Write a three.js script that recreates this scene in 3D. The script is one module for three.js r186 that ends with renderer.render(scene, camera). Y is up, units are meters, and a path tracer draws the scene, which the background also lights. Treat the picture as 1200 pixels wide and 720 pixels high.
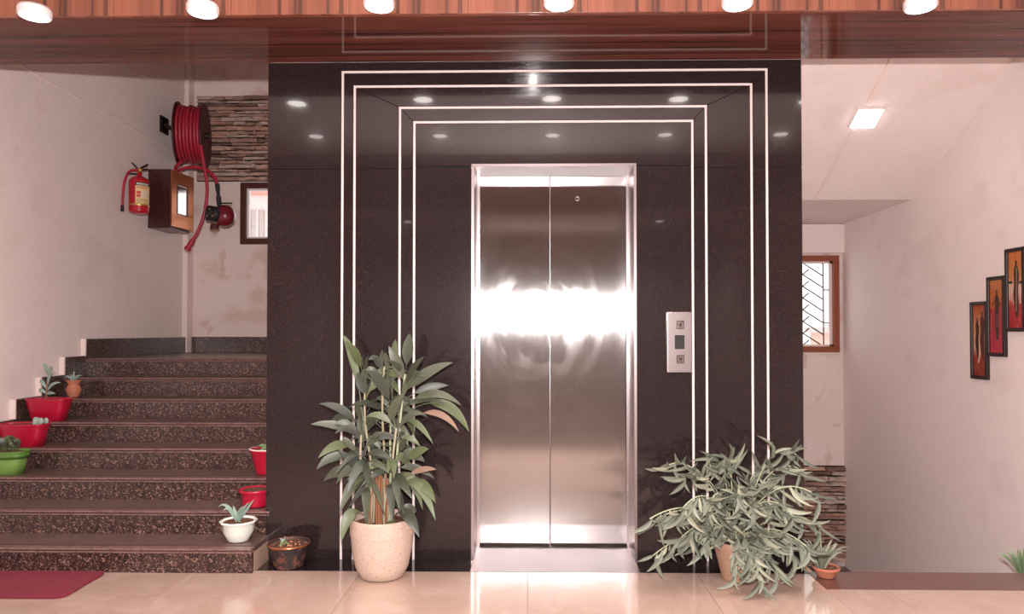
import * as THREE from 'three';
import { RoundedBoxGeometry } from 'three/addons/geometries/RoundedBoxGeometry.js';
import { mergeGeometries } from 'three/addons/utils/BufferGeometryUtils.js';
import { RectAreaLightUniformsLib } from 'three/addons/lights/RectAreaLightUniformsLib.js';

// ---------------------------------------------------------------- camera, sky, exposure
const scene = new THREE.Scene();
const camera = new THREE.PerspectiveCamera(2 * Math.atan(360 / 838) * 180 / Math.PI, 1200 / 720, 0.05, 60);
camera.position.set(0, 1.384, 0);
camera.rotation.order = 'YXZ';
camera.rotation.set(Math.atan(14 / 838), Math.atan(15 / 838), 0);
camera.setViewOffset(1200, 720, -10, -14, 1200, 720);
camera.updateProjectionMatrix();
scene.background = new THREE.Color(1.0, 0.97, 0.95);       // overcast white sky outside the stair windows
scene.backgroundIntensity = 1.7;
const renderer = new THREE.WebGLRenderer({ antialias: true });
renderer.toneMapping = THREE.LinearToneMapping;
renderer.toneMappingExposure = 1.2;
renderer.shadowMap.enabled = true;
RectAreaLightUniformsLib.init();
const FLASH = 66, DOWN = 3.6, LED = 10;                     // candela; LED panel radiance

// ---------------------------------------------------------------- helpers
let seed = 12345;
const rnd = () => { seed = (seed * 1664525 + 1013904223) >>> 0; return seed / 4294967296; };
const rr = (a, b) => a + (b - a) * rnd();
const V = (x, y, d) => new THREE.Vector3(x, y, -d);         // d = distance in front of the camera
const taken = {};
function numbered(n) { const k = taken[n] = (taken[n] ?? -1) + 1; return k ? n + '_' + String(k).padStart(3, '0') : n; }
function tag(o, label, category, { group, kind } = {}) {
  o.userData = { label, category };
  if (group) o.userData.group = group;
  if (kind) o.userData.kind = kind;
  return o;
}
function thing(name, label, category, pos, opt) {
  const o = new THREE.Group(); o.name = numbered(name); o.position.copy(pos ?? new THREE.Vector3());
  scene.add(o); return tag(o, label, category, opt);
}
function part(name, geo, mat, parent, x = 0, y = 0, z = 0) {
  const m = new THREE.Mesh(geo, mat); m.name = name; m.castShadow = m.receiveShadow = true;
  m.position.set(x, y, z); parent.add(m); return m;
}
function solo(name, geo, mat, label, category, opt) {
  const m = new THREE.Mesh(geo, mat); m.name = numbered(name); m.castShadow = m.receiveShadow = true;
  scene.add(m); return tag(m, label, category, opt);
}
// uv in metres from position, face by face; turn swaps u and v
function metres(geo, turn = false, off = [0, 0]) {
  const g = geo.index ? geo.toNonIndexed() : geo; if (!g.attributes.normal) g.computeVertexNormals();
  const p = g.attributes.position, n = g.attributes.normal, uv = new Float32Array(p.count * 2);
  for (let i = 0; i < p.count; i += 3) {
    let ax = 0, ay = 0, az = 0;
    for (let k = 0; k < 3; k++) { ax += n.getX(i + k); ay += n.getY(i + k); az += n.getZ(i + k); }
    ax = Math.abs(ax); ay = Math.abs(ay); az = Math.abs(az);
    for (let k = 0; k < 3; k++) {
      const x = p.getX(i + k), y = p.getY(i + k), z = p.getZ(i + k);
      let u, v;
      if (ay >= ax && ay >= az) { u = x; v = -z; } else if (ax >= az) { u = -z; v = y; } else { u = x; v = y; }
      if (turn) [u, v] = [v, u];
      uv[2 * (i + k)] = u + off[0]; uv[2 * (i + k) + 1] = v + off[1];
    }
  }
  g.setAttribute('uv', new THREE.BufferAttribute(uv, 2)); return g;
}
// box from x0..x1, y0..y1, distances d0..d1 (world placed)
function bx(x0, x1, y0, y1, d0, d1, turn, off) {
  const g = new THREE.BoxGeometry(x1 - x0, y1 - y0, d1 - d0); g.translate((x0 + x1) / 2, (y0 + y1) / 2, -(d0 + d1) / 2);
  return metres(g, turn, off);
}
function rbx(x0, x1, y0, y1, d0, d1, r = 0.004, turn, off) {
  const g = new RoundedBoxGeometry(x1 - x0, y1 - y0, d1 - d0, 1, r); g.translate((x0 + x1) / 2, (y0 + y1) / 2, -(d0 + d1) / 2);
  return metres(g, turn, off);
}
function flat(pts, d0, d1, bevel = 0) {                     // polygon in x,y extruded from distance d1 forward to d0
  const s = new THREE.Shape(pts.map(([x, y]) => new THREE.Vector2(x, y)));
  const g = new THREE.ExtrudeGeometry(s, { depth: d1 - d0 - bevel, bevelEnabled: bevel > 0, bevelSize: bevel, bevelOffset: -bevel, bevelThickness: bevel, bevelSegments: 1 });
  g.translate(0, 0, -d1); return metres(g);
}
const merge = (list) => mergeGeometries(list.map((g) => { const c = g.index ? g.toNonIndexed() : g; for (const k of Object.keys(c.attributes)) if (!['position', 'normal', 'uv'].includes(k)) c.deleteAttribute(k); return c; }));
function tube(pts, r, seg = 24, rs = 8) { return new THREE.TubeGeometry(new THREE.CatmullRomCurve3(pts), seg, r, rs, false); }
function lathe(prof, seg = 40) { return new THREE.LatheGeometry(prof.map(([r, y]) => new THREE.Vector2(r, y)), seg); }
function rod(a, b, r, rs = 8) { return tube([a, a.clone().lerp(b, 0.5), b], r, 2, rs); }

// ---------------------------------------------------------------- textures
function hash(x, y, s) { let h = Math.imul(x, 374761393) ^ Math.imul(y, 668265263) ^ Math.imul(s, 974634777); h = Math.imul(h ^ (h >>> 13), 1274126177); return ((h ^ (h >>> 16)) >>> 0) / 4294967296; }
function noise(u, v, fx, fy, s) {                            // tiles over 0..1
  const x = u * fx, y = v * fy, xi = Math.floor(x), yi = Math.floor(y);
  let a = x - xi, b = y - yi; a = a * a * (3 - 2 * a); b = b * b * (3 - 2 * b);
  const w = (i, j) => hash(((i % fx) + fx) % fx, ((j % fy) + fy) % fy, s);
  return (w(xi, yi) * (1 - a) + w(xi + 1, yi) * a) * (1 - b) + (w(xi, yi + 1) * (1 - a) + w(xi + 1, yi + 1) * a) * b;
}
function fbm(u, v, fx, fy, s, o = 4) { let t = 0, a = 0.5, k = 0; for (let i = 0; i < o; i++) { t += a * noise(u, v, fx, fy, s + i * 17); k += a; a *= 0.5; fx *= 2; fy *= 2; } return t / k; }
const mix = (a, b, t) => a.map((v, i) => v + (b[i] - v) * Math.min(1, Math.max(0, t)));
const step = (a, b, x) => { const t = Math.min(1, Math.max(0, (x - a) / (b - a))); return t * t * (3 - 2 * t); };
function tex(w, h, size, fn, srgb = true) {                  // size = [metres in u, metres in v]
  const data = new Uint8Array(w * h * 4);
  for (let j = 0; j < h; j++) for (let i = 0; i < w; i++) {
    let c = fn((i + 0.5) / w, (j + 0.5) / h, i, j); if (typeof c === 'number') c = [c, c, c];
    const k = 4 * (j * w + i); data[k] = c[0]; data[k + 1] = c[1]; data[k + 2] = c[2]; data[k + 3] = 255;
  }
  const t = new THREE.DataTexture(data, w, h); t.wrapS = t.wrapT = THREE.RepeatWrapping;
  t.magFilter = THREE.LinearFilter; t.minFilter = THREE.LinearMipmapLinearFilter; t.generateMipmaps = true;
  if (srgb) t.colorSpace = THREE.SRGBColorSpace; t.repeat.set(1 / size[0], 1 / size[1]); t.needsUpdate = true; return t;
}
// wood laminate, grain running along v
function woodTex(a, b, dark, s, knots = 0.8) {
  return tex(512, 1024, [0.62, 1.9], (u, v) => {
    const wv = u + 0.02 * (fbm(u, v, 3, 3, s + 3) - 0.5);
    let n = fbm(wv, v, 22, 2, s, 4), f = noise(wv, v, 160, 6, s + 9), band = fbm(wv, v, 7, 1, s + 5, 3);
    let c = mix(a, b, step(0.3, 0.7, band * 0.65 + n * 0.35));
    c = mix(c, dark, 0.75 * step(0.62, 0.78, n)); c = mix(c, dark, 0.22 * f);
    const knot = step(0.83, 0.9, fbm(u, v, 5, 5, s + 31, 2)); c = mix(c, dark.map((q) => q * 0.5), knots * knot);
    return c;
  });
}
const woodCeil = woodTex([156, 94, 70], [124, 70, 52], [64, 34, 26], 11);
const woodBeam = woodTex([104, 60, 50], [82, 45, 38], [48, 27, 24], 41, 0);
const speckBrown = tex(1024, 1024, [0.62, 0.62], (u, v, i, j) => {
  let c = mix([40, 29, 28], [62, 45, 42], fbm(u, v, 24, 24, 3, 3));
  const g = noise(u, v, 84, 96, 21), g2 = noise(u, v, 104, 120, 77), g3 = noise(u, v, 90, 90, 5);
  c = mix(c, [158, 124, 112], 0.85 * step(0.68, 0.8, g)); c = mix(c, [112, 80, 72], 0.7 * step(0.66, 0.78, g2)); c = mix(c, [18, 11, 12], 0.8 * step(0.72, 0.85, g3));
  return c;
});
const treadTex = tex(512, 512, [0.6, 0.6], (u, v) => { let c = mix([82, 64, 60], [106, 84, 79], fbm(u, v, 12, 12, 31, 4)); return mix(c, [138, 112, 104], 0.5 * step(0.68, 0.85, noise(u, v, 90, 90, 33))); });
const nosingTex = tex(512, 512, [0.6, 0.6], (u, v) => { let c = mix([104, 80, 75], [132, 104, 98], fbm(u, v, 10, 30, 35, 4)); return mix(c, [84, 54, 50], 0.7 * step(0.6, 0.8, noise(u, v, 60, 60, 37))); });
const speckBlack = tex(1024, 1024, [0.5, 0.5], (u, v, i, j) => {
  let c = mix([24, 18, 20], [39, 30, 31], fbm(u, v, 140, 140, 3, 2));
  c = mix(c, [132, 112, 112], 0.5 * step(0.8, 0.95, noise(u, v, 256, 256, 21))); c = mix(c, [66, 50, 50], 0.5 * step(0.7, 0.9, noise(u, v, 200, 200, 8)));
  return c;
});
const marble = [0, 1, 2].map((k) => tex(768, 768, [0.96, 0.96], (u, v) => {
  const s = 100 + k * 37, w = fbm(u, v, 3, 3, s, 5);
  let c = mix([166, 140, 126], [182, 158, 144], fbm(u, v, 4, 5, s + 1, 5));
  const vein = Math.abs(Math.sin((u * 2 + v * 5 + w * 5) * Math.PI)); c = mix(c, [142, 106, 88], 0.18 * step(0.12, 0.0, vein) * step(0.4, 0.7, fbm(u, v, 4, 4, s + 2)));
  const vein2 = Math.abs(fbm(u, v, 5, 3, s + 9, 4) - 0.5); c = mix(c, [148, 116, 98], 0.18 * step(0.03, 0.0, vein2));
  c = mix(c, [194, 173, 160], 0.3 * step(0.5, 0.8, fbm(u, v, 9, 6, s + 4)));
  return c;
}));
const plasterTex = tex(1024, 1024, [3.1, 3.1], (u, v) => {
  let c = mix([232, 218, 214], [240, 227, 223], fbm(u, v, 5, 5, 61, 5));
  c = mix(c, [214, 194, 188], 0.35 * step(0.55, 0.8, fbm(u, v, 12, 12, 91, 5)) * step(0.45, 0.7, fbm(u, v, 3, 3, 95, 2)));
  return mix(c, [220, 202, 196], 0.25 * noise(u, v, 240, 240, 3));
});
const plasterBump = tex(512, 512, [1.1, 1.1], (u, v) => 255 * (0.5 * fbm(u, v, 6, 6, 7, 4) + 0.5 * noise(u, v, 90, 90, 9)), false);
const stainTex = tex(1024, 1024, [2.2, 2.2], (u, v) => {
  let c = mix([218, 198, 190], [234, 218, 212], fbm(u, v, 5, 6, 161, 5));
  c = mix(c, [198, 164, 150], 0.45 * step(0.52, 0.76, fbm(u, v, 8, 10, 191, 6)));
  c = mix(c, [150, 98, 84], 0.2 * step(0.66, 0.8, fbm(u, v, 18, 12, 171, 5))); return c;
});
const stoneTex = tex(512, 256, [0.5, 0.25], (u, v) => {
  let c = mix([152, 128, 118], [216, 194, 182], fbm(u, v, 6, 12, 261, 5)); return mix(c, [84, 70, 66], 0.6 * step(0.6, 0.78, fbm(u, v, 10, 16, 291, 4)));
});
const stoneBump = tex(512, 256, [0.5, 0.25], (u, v) => 255 * fbm(u, v, 14, 20, 361, 5), false);
const smudge = (u, v) => {                                    // hand and cloth marks wiped over the steel
  const dx = u - 0.5, dy = v - 0.6, a = Math.atan2(dy * 1.6, dx), r = Math.hypot(dx, dy * 1.6);
  const sw = fbm((a / 6.2832 + 0.5) % 1, (r * 1.3) % 1, 9, 14, 412, 4);
  return 0.9 * step(0.35, 0.75, sw) * step(0.55, 0.12, r) + 0.25 * step(0.45, 0.8, fbm(u, v, 7, 12, 433, 5));
};
const steelRough = tex(512, 1024, [1.06, 2.4], (u, v, i) => { const r = 0.135 + 0.08 * smudge(u, v) + 0.012 * hash(i, 0, 5); return [0, 255 * r, 0]; }, false);
const steelTex = tex(512, 1024, [1.06, 2.4], (u, v, i) => { const k = 186 + 7 * hash(i, 1, 9) + 22 * smudge(u, v); return [k, k - 1, k]; });
const clayTex = tex(256, 256, [0.4, 0.4], (u, v) => mix([164, 96, 72], [188, 122, 96], fbm(u, v, 6, 6, 511, 4)));
const potTex = tex(512, 512, [0.5, 0.5], (u, v) => mix(mix([180, 156, 141], [192, 171, 157], fbm(u, v, 5, 5, 521, 4)), [146, 116, 98], 0.6 * step(0.7, 0.86, noise(u, v, 130, 130, 531))));
const soilTex = tex(256, 256, [0.12, 0.12], (u, v) => mix([62, 34, 24], [140, 92, 66], step(0.4, 0.75, fbm(u, v, 14, 14, 541, 3))));
const rustTex = tex(256, 256, [0.3, 0.3], (u, v) => mix([40, 30, 30], [98, 60, 48], step(0.45, 0.7, fbm(u, v, 9, 9, 551, 4))));

// ---------------------------------------------------------------- materials
const S = (o) => new THREE.MeshStandardMaterial(o), P = (o) => new THREE.MeshPhysicalMaterial(o);
const M = {
  wall: S({ map: plasterTex, bumpMap: plasterBump, bumpScale: 0.0015, roughness: 0.75 }),
  stained: S({ map: stainTex, bumpMap: plasterBump, bumpScale: 0.0015, roughness: 0.8 }),
  dimWall: S({ color: '#c6bfba', roughness: 0.8 }),
  white: S({ color: '#ead8d2', roughness: 0.7 }),
  ceil: P({ map: woodCeil, roughness: 0.3, clearcoat: 0.6, clearcoatRoughness: 0.12 }),
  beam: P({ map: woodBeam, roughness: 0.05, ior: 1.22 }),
  ceilWhite: S({ color: '#e2d6d2', roughness: 0.7 }),
  granite: P({ map: speckBlack, roughness: 0.13, specularIntensity: 1, clearcoat: 0.5, clearcoatRoughness: 0.03 }),
  joint: S({ color: '#171011', roughness: 0.8 }),
  inlay: S({ color: '#cfc3c0', roughness: 0.35 }),
  stair: P({ map: speckBrown, roughness: 0.3, clearcoat: 0.3, clearcoatRoughness: 0.2 }),
  tread: P({ map: treadTex, roughness: 0.32, clearcoat: 0.2, clearcoatRoughness: 0.2 }),
  edging: P({ map: treadTex, color: '#ffd9d0', roughness: 0.28, clearcoat: 0.3, clearcoatRoughness: 0.1 }),
  nosing: P({ map: nosingTex, roughness: 0.35 }),
  groove: S({ color: '#3a2624', roughness: 0.9 }),
  steel: P({ map: steelTex, roughnessMap: steelRough, roughness: 1, metalness: 1, anisotropy: 1, anisotropyRotation: 0 }),
  steelPlain: P({ color: '#a89e9e', roughness: 0.3, metalness: 1 }),
  sill: P({ color: '#a39896', roughness: 0.3, metalness: 1 }),
  chrome: S({ color: '#d8d4d4', roughness: 0.12, metalness: 1 }),
  black: S({ color: '#070606', roughness: 0.6 }),
  gap: S({ color: '#2a1a1a', roughness: 0.9 }),
  lamp: S({ color: '#ffffff', emissive: '#fff4ee', emissiveIntensity: 14, roughness: 0.5 }),
  led: S({ color: '#ffffff', emissive: '#ffffff', emissiveIntensity: 5, roughness: 0.5 }),
  grout: S({ color: '#a58874', roughness: 0.9 }),
  tile: marble.map((map) => P({ map, roughness: 0.16, clearcoat: 0.6, clearcoatRoughness: 0.05 })),
  redPlastic: P({ color: '#a80e30', roughness: 0.35, clearcoat: 0.2 }),
  rimWhite: S({ color: '#e8d6d0', roughness: 0.6 }),
  greenPlastic: P({ color: '#6f9448', roughness: 0.4 }),
  greenDark: P({ color: '#557a36', roughness: 0.4 }),
  whitePot: P({ color: '#dfe2d8', roughness: 0.3, clearcoat: 0.5 }),
  clay: S({ map: clayTex, roughness: 0.8 }),
  bigPot: S({ map: potTex, roughness: 0.6 }),
  rust: S({ map: rustTex, roughness: 0.6 }),
  soil: S({ map: soilTex, roughness: 1 }),
  red: P({ color: '#b0122a', roughness: 0.3, clearcoat: 0.5 }),
  hose: S({ color: '#a42438', roughness: 0.45 }),
  maroon: P({ color: '#6e1424', roughness: 0.3, clearcoat: 0.4 }),
  darkRed: S({ color: '#4a1020', roughness: 0.5 }),
  iron: S({ color: '#2a1c1f', roughness: 0.5, metalness: 0.4 }),
  cab: P({ color: '#3c1a18', roughness: 0.35, clearcoat: 0.3 }),
  copper: P({ color: '#b06a48', roughness: 0.28, metalness: 0.7 }),
  brass: S({ color: '#c8a868', roughness: 0.35, metalness: 0.8 }),
  glass: P({ color: '#ffffff', transmission: 1, thickness: 0, roughness: 0.02, ior: 1.5 }),
  frameDark: S({ color: '#4a2018', roughness: 0.45 }),
  frameWood: P({ color: '#8a4424', roughness: 0.4, clearcoat: 0.3 }),
  grille: S({ color: '#4a302c', roughness: 0.5 }),
  whiteBar: S({ color: '#e6dede', roughness: 0.5 }),
  mat: S({ color: '#8e1c34', roughness: 1 }),
  pictureFrame: S({ color: '#241614', roughness: 0.45 }),
  flash: S({ color: '#ffffff', emissive: '#ffffff', emissiveIntensity: 20 }),
  bodyBlack: S({ color: '#18181a', roughness: 0.6 }),
};
const leaf = (c, r = 0.55) => S({ color: c, roughness: r, side: THREE.DoubleSide });
M.palm = [leaf('#3e4435', 0.45), leaf('#494e3d', 0.45), leaf('#525c3e', 0.45), leaf('#373c32', 0.45)];
M.palmTan = leaf('#7e6656', 0.7);
M.silver = [leaf('#757a6b'), leaf('#888b79'), leaf('#5f6557'), leaf('#999984')];
M.grass = [leaf('#6f8a5c'), leaf('#88997c')];
M.agave = [leaf('#7e9488'), leaf('#93a598')];
M.tanPot = S({ map: potTex, color: '#dcc6b6', roughness: 0.7 });
M.stemGreen = S({ color: '#a3a98a', roughness: 0.6 });
M.cane = S({ color: '#8a5a3c', roughness: 0.7 });
M.caneLight = S({ color: '#9c927a', roughness: 0.6 });

// ---------------------------------------------------------------- layout constants (metres)
const WALL = 4.33, BACK = 7.8, XL = -3.8, XR = 3.35, SOFF = 3.03, OL = -0.362, OR = 0.610, OT = 2.386, DOOR = 4.62;
const RISE = 0.144, GO = 0.27, S0 = 4.075;                     // stair riser, going, first riser
const setting = { kind: 'structure' };

// ---------------------------------------------------------------- room shell
{
  const f = thing('floor', 'glossy beige marble tiled lobby floor', 'floor', undefined, setting);
  part('slab', merge([bx(XL - 0.2, XR + 0.2, -0.25, -0.012, -5, 3.88), bx(XL - 0.2, 1.62, -0.25, -0.012, 3.88, 4.6)]), M.grout, f);
  const xs = [XL, -2.91, -1.95, -0.99, -0.03, 0.93, 1.89, 2.85, XR], ds = [4.125];
  for (let d = 3.165; d > -5; d -= 0.96) ds.push(d); ds.push(-5);
  let k = 0;
  const put = (x0, x1, d0, d1) => { part('tile', rbx(x0 + 0.001, x1 - 0.001, -0.014, 0, d0 + 0.001, d1 - 0.001, 0.0012, (k % 2) === 1, [rr(0, 0.96), rr(0, 0.96)]), M.tile[(k * 7 + (k >> 2)) % 3], f); k++; };
  for (let j = 0; j + 1 < ds.length; j++) for (let i = 0; i + 1 < xs.length; i++) {
    if (j === 0 && xs[i + 1] > 1.6) {
      if (xs[i] < 1.57) { put(xs[i], 1.57, ds[1], ds[0]); put(1.57, xs[i + 1], ds[1], 3.88); } else put(xs[i], xs[i + 1], ds[1], 3.88);
    } else put(xs[i], xs[i + 1], ds[j + 1], ds[j]);
  }
}
solo('wall_left', bx(XL - 0.2, XL, -0.3, 4.7, -5, BACK + 0.2), M.wall, 'tall pinkish white plaster wall beside the ascending stairs', 'wall', setting);
solo('wall_right', bx(XR, XR + 0.2, -1.6, 4.7, -5, BACK + 0.2), M.wall, 'pinkish white plaster wall carrying three framed paintings', 'wall', setting);
{
  const s = new THREE.Shape([[XL - 0.2, -1.6], [XR + 0.2, -1.6], [XR + 0.2, 4.7], [XL - 0.2, 4.7]].map((p) => new THREE.Vector2(...p)));
  for (const [a, b, c, d] of [[-3.19, -2.4, 2.36, 2.99], [2.4, 3.275, 1.18, 2.175]]) s.holes.push(new THREE.Path([[a, c], [b, c], [b, d], [a, d]].map((p) => new THREE.Vector2(...p))));
  const g = new THREE.ExtrudeGeometry(s, { depth: 0.2, bevelEnabled: false }); g.translate(0, 0, -BACK - 0.2);
  solo('wall_back', metres(g), M.stained, 'stained plaster wall with small windows at the rear of the stairwell', 'wall', setting);
}
solo('wall_front', bx(XL - 0.2, XR + 0.2, -0.3, 4.7, -5.2, -5), M.dimWall, 'plain grey painted lobby wall opposite the elevator', 'wall', setting);
solo('trim_1', merge([bx(XL, XL + 0.055, 1.152, 4.6, BACK - 0.13, BACK)]), M.white, 'narrow white plaster pipe casing in the stairwell corner', 'trim', setting);
{
  const t = thing('trim_2', 'faint raised plaster ridge running high along the stair wall', 'trim', undefined, setting);
  part('bead', rod(V(XL, 3.355, 5.1), V(XL, 3.265, 7.65), 0.007), M.white, t);
  part('ledge', bx(XL, XL + 0.012, 3.86, 4.6, 4.4, 7.66), M.white, t);
}
solo('trim_3', bx(1.63, XR, 2.225, 2.535, BACK - 0.05, BACK), M.wall, 'white lintel band above the window with slanted grille', 'trim', setting);
{   // ceilings
  const c = thing('ceiling', 'white lobby ceiling with a broad wood panelled field', 'ceiling', undefined, setting);
  part('white_panel', bx(XL, XR, 3.3, 3.4, 0.93, 3.7), M.ceilWhite, c);
  part('wood_panel', bx(XL, XR, 3.29, 3.4, -2.4, 0.93), M.ceil, c);
  part('white_panel', bx(XL, XR, 3.3, 3.4, -5, -2.4), M.ceilWhite, c);
  solo('ceiling', bx(XL - 0.2, 1.62, 4.6, 4.75, 4.3, BACK + 0.2), M.ceilWhite, 'white ceiling high above the ascending stairs', 'ceiling', setting);
  const b = thing('ceiling_beam', 'polished dark wood beam across the top of the granite portal', 'beam', undefined, setting);
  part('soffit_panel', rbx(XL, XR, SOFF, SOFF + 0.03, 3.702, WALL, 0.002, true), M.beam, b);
  part('fascia_panel', rbx(XL, XR, SOFF + 0.004, 3.3, 3.68, 3.701, 0.002), M.ceil, b);
  part('core', bx(XL, XR, SOFF + 0.03, 4.7, 3.705, WALL - 0.01), M.white, b);
}
{   // sloped underside of the upper flight on the right, then the level underside of the landing
  const s = new THREE.Shape([[-WALL, 3.655], [-6.36, 2.545], [-BACK, 2.545], [-BACK, 2.75], [-6.36, 2.75], [-WALL, 3.86]].map((p) => new THREE.Vector2(...p)));
  const g = new THREE.ExtrudeGeometry(s, { depth: XR - 1.62, bevelEnabled: false });
  g.applyMatrix4(new THREE.Matrix4().set(0, 0, 1, 1.62, 0, 1, 0, 0, 1, 0, 0, 0, 0, 0, 0, 1)); g.index && 0;
  // the mapping swaps handedness, so turn the faces round
  const p = g.attributes.position, n = g.attributes.normal;
  for (let i = 0; i < p.count; i += 3) for (const a of [p, n]) { const t = [a.getX(i), a.getY(i), a.getZ(i)]; a.setXYZ(i, a.getX(i + 1), a.getY(i + 1), a.getZ(i + 1)); a.setXYZ(i + 1, ...t); }
  g.deleteAttribute('normal'); g.computeVertexNormals();
  solo('ceiling', metres(g), M.wall, 'sloped plaster underside of the upper stair flight', 'ceiling', setting);
}
{   // elevator shaft behind the portal
  const s = thing('wall_shaft', 'plain plastered elevator shaft behind the granite portal', 'wall', undefined, setting);
  part('core', merge([bx(-1.62, -0.42, -0.3, 4.6, WALL + 0.035, WALL + 0.3), bx(0.67, 1.615, -1.3, 3.64, WALL + 0.035, WALL + 0.3), bx(-0.42, 0.67, 2.44, 4.6, WALL + 0.035, WALL + 0.3),
    bx(-1.62, -1.47, -0.3, 4.6, WALL + 0.3, BACK), bx(1.46, 1.615, -1.3, 4.6, WALL + 0.3, BACK)]), M.wall, s);
}

// ---------------------------------------------------------------- granite portal with pale inlay lines
{
  const w = thing('wall_portal', 'polished black granite elevator portal with pale inlay lines', 'wall', undefined, setting);
  part('backing', merge([bx(-1.62, OL - 0.02, 0, SOFF - 0.002, WALL + 0.022, WALL + 0.035), bx(OR + 0.02, 1.618, 0, SOFF - 0.002, WALL + 0.022, WALL + 0.035), bx(OL - 0.02, OR + 0.02, OT + 0.02, SOFF - 0.002, WALL + 0.022, WALL + 0.035)]), M.joint, w);
  const Ls = [-1.625, -1.165, -1.091, -0.813, -0.725, OL], Rs = [1.622, 1.411, 1.319, 1.045, 0.963, OR], Ts = [SOFF - 0.001, 2.968, 2.878, 2.746, 2.657, OT], J = 2.374, h = 0.0072, e = 0.001;
  for (let i = 0; i < 5; i++) {
    const a = i === 0 ? 0 : h, b = i === 4 ? 0 : h;
    const l0 = Ls[i] + a, l1 = Ls[i + 1] - b, r0 = Rs[i] - a, r1 = Rs[i + 1] + b, t0 = Ts[i] - a, t1 = Ts[i + 1] + b;
    const slab = (pts) => part('granite_panel', flat(pts, WALL, WALL + 0.02, 0.0012), M.granite, w);
    slab([[l0 + e, 0.001], [l1 - e, 0.001], [l1 - e, J - e], [l0 + e, J - e]]);
    slab([[r1 + e, 0.001], [r0 - e, 0.001], [r0 - e, J - e], [r1 + e, J - e]]);
    if (i === 4) { slab([[l0 + e, J + e], [r0 - e, J + e], [r0 - e, t0 - e], [l0 + e, t0 - e]].map(([x, y]) => [x, y === J + e ? OT + 0.002 : y])); continue; }
    if (i === 0) {   // columns run up past the lintel
      slab([[l0 + e, J + e], [l1 - e, J + e], [l1 - e, t0 - e], [l0 + e, t0 - e]]); slab([[r1 + e, J + e], [r0 - e, J + e], [r0 - e, t0 - e], [r1 + e, t0 - e]]);
      slab([[l1 + e, t1 + e], [r1 - e, t1 + e], [r1 - e, t0 - e], [l1 + e, t0 - e]]);
    } else {         // mitred frames
      slab([[l0 + e, J + e], [l1 - e, J + e], [l1 - e, t1 - e], [l0 + e, t0 - 2 * e]]);
      slab([[r1 + e, J + e], [r0 - e, J + e], [r0 - e, t0 - 2 * e], [r1 + e, t1 - e]]);
      slab([[l1 + e, t1 + e], [r1 - e, t1 + e], [r0 - 2 * e, t0 - e], [l0 + 2 * e, t0 - e]]);
    }
  }
  for (let i = 1; i < 5; i++) {
    const [l, r, t] = [Ls[i], Rs[i], Ts[i]], k = h - 0.0006;
    part('inlay_strip', bx(l - k, l + k, 0.001, t + k, WALL - 0.0006, WALL + 0.02), M.inlay, w);
    part('inlay_strip', bx(r - k, r + k, 0.001, t + k, WALL - 0.0006, WALL + 0.02), M.inlay, w);
    part('inlay_strip', bx(l + k, r - k, t - k, t + k, WALL - 0.0006, WALL + 0.02), M.inlay, w);
  }
}
{
  const t = thing('trim_4', 'polished black granite border set in the floor along the portal', 'trim', undefined, setting);
  part('border_slab', bx(-1.6, OL - 0.004, -0.012, 0.0006, 4.126, WALL + 0.02), M.granite, t);
  part('border_slab', bx(OR + 0.004, 1.568, -0.012, 0.0006, 4.126, WALL + 0.02), M.granite, t);
}

// ---------------------------------------------------------------- elevator
{
  const g = thing('elevator_door', 'closed brushed steel elevator door with two sliding panels', 'elevator');
  part('door_panel', rbx(OL - 0.03, 0.1065, 0.018, OT + 0.03, DOOR, DOOR + 0.03, 0.003, false, [0.55, 0]), M.steel, g);
  part('door_panel', rbx(0.1095, OR + 0.03, 0.018, OT + 0.03, DOOR + 0.002, DOOR + 0.032, 0.003, false, [0.45, 0]), M.steel, g);
  part('lock', new THREE.TorusGeometry(0.012, 0.004, 8, 20).translate(0.285, 2.24, -DOOR + 0.001), M.chrome, g);
  part('jamb', merge([bx(OL - 0.014, OL + 0.002, 0.002, OT, WALL - 0.003, DOOR - 0.004), bx(OL - 0.01, OL + 0.018, 0.002, OT, DOOR - 0.03, DOOR - 0.006)]), M.steelPlain, g);
  part('jamb', merge([bx(OR - 0.002, OR + 0.014, 0.002, OT, WALL - 0.003, DOOR - 0.004), bx(OR - 0.014, OR + 0.01, 0.002, OT, DOOR - 0.03, DOOR - 0.006)]), M.steelPlain, g);
  part('header', merge([bx(OL - 0.014, OR + 0.014, OT - 0.002, OT + 0.014, WALL - 0.003, DOOR - 0.004)]), M.steelPlain, g);
  part('sill', merge([bx(OL, OR, -0.012, 0.0016, 4.126, DOOR - 0.012)]), M.sill, g);
  part('track_gap', bx(OL - 0.02, OR + 0.02, -0.012, 0.0008, DOOR - 0.012, DOOR + 0.06), M.steelPlain, g);
  part('car_front', bx(OL - 0.05, OR + 0.05, 0, OT + 0.05, DOOR + 0.06, DOOR + 0.07), M.steelPlain, g);
}
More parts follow.
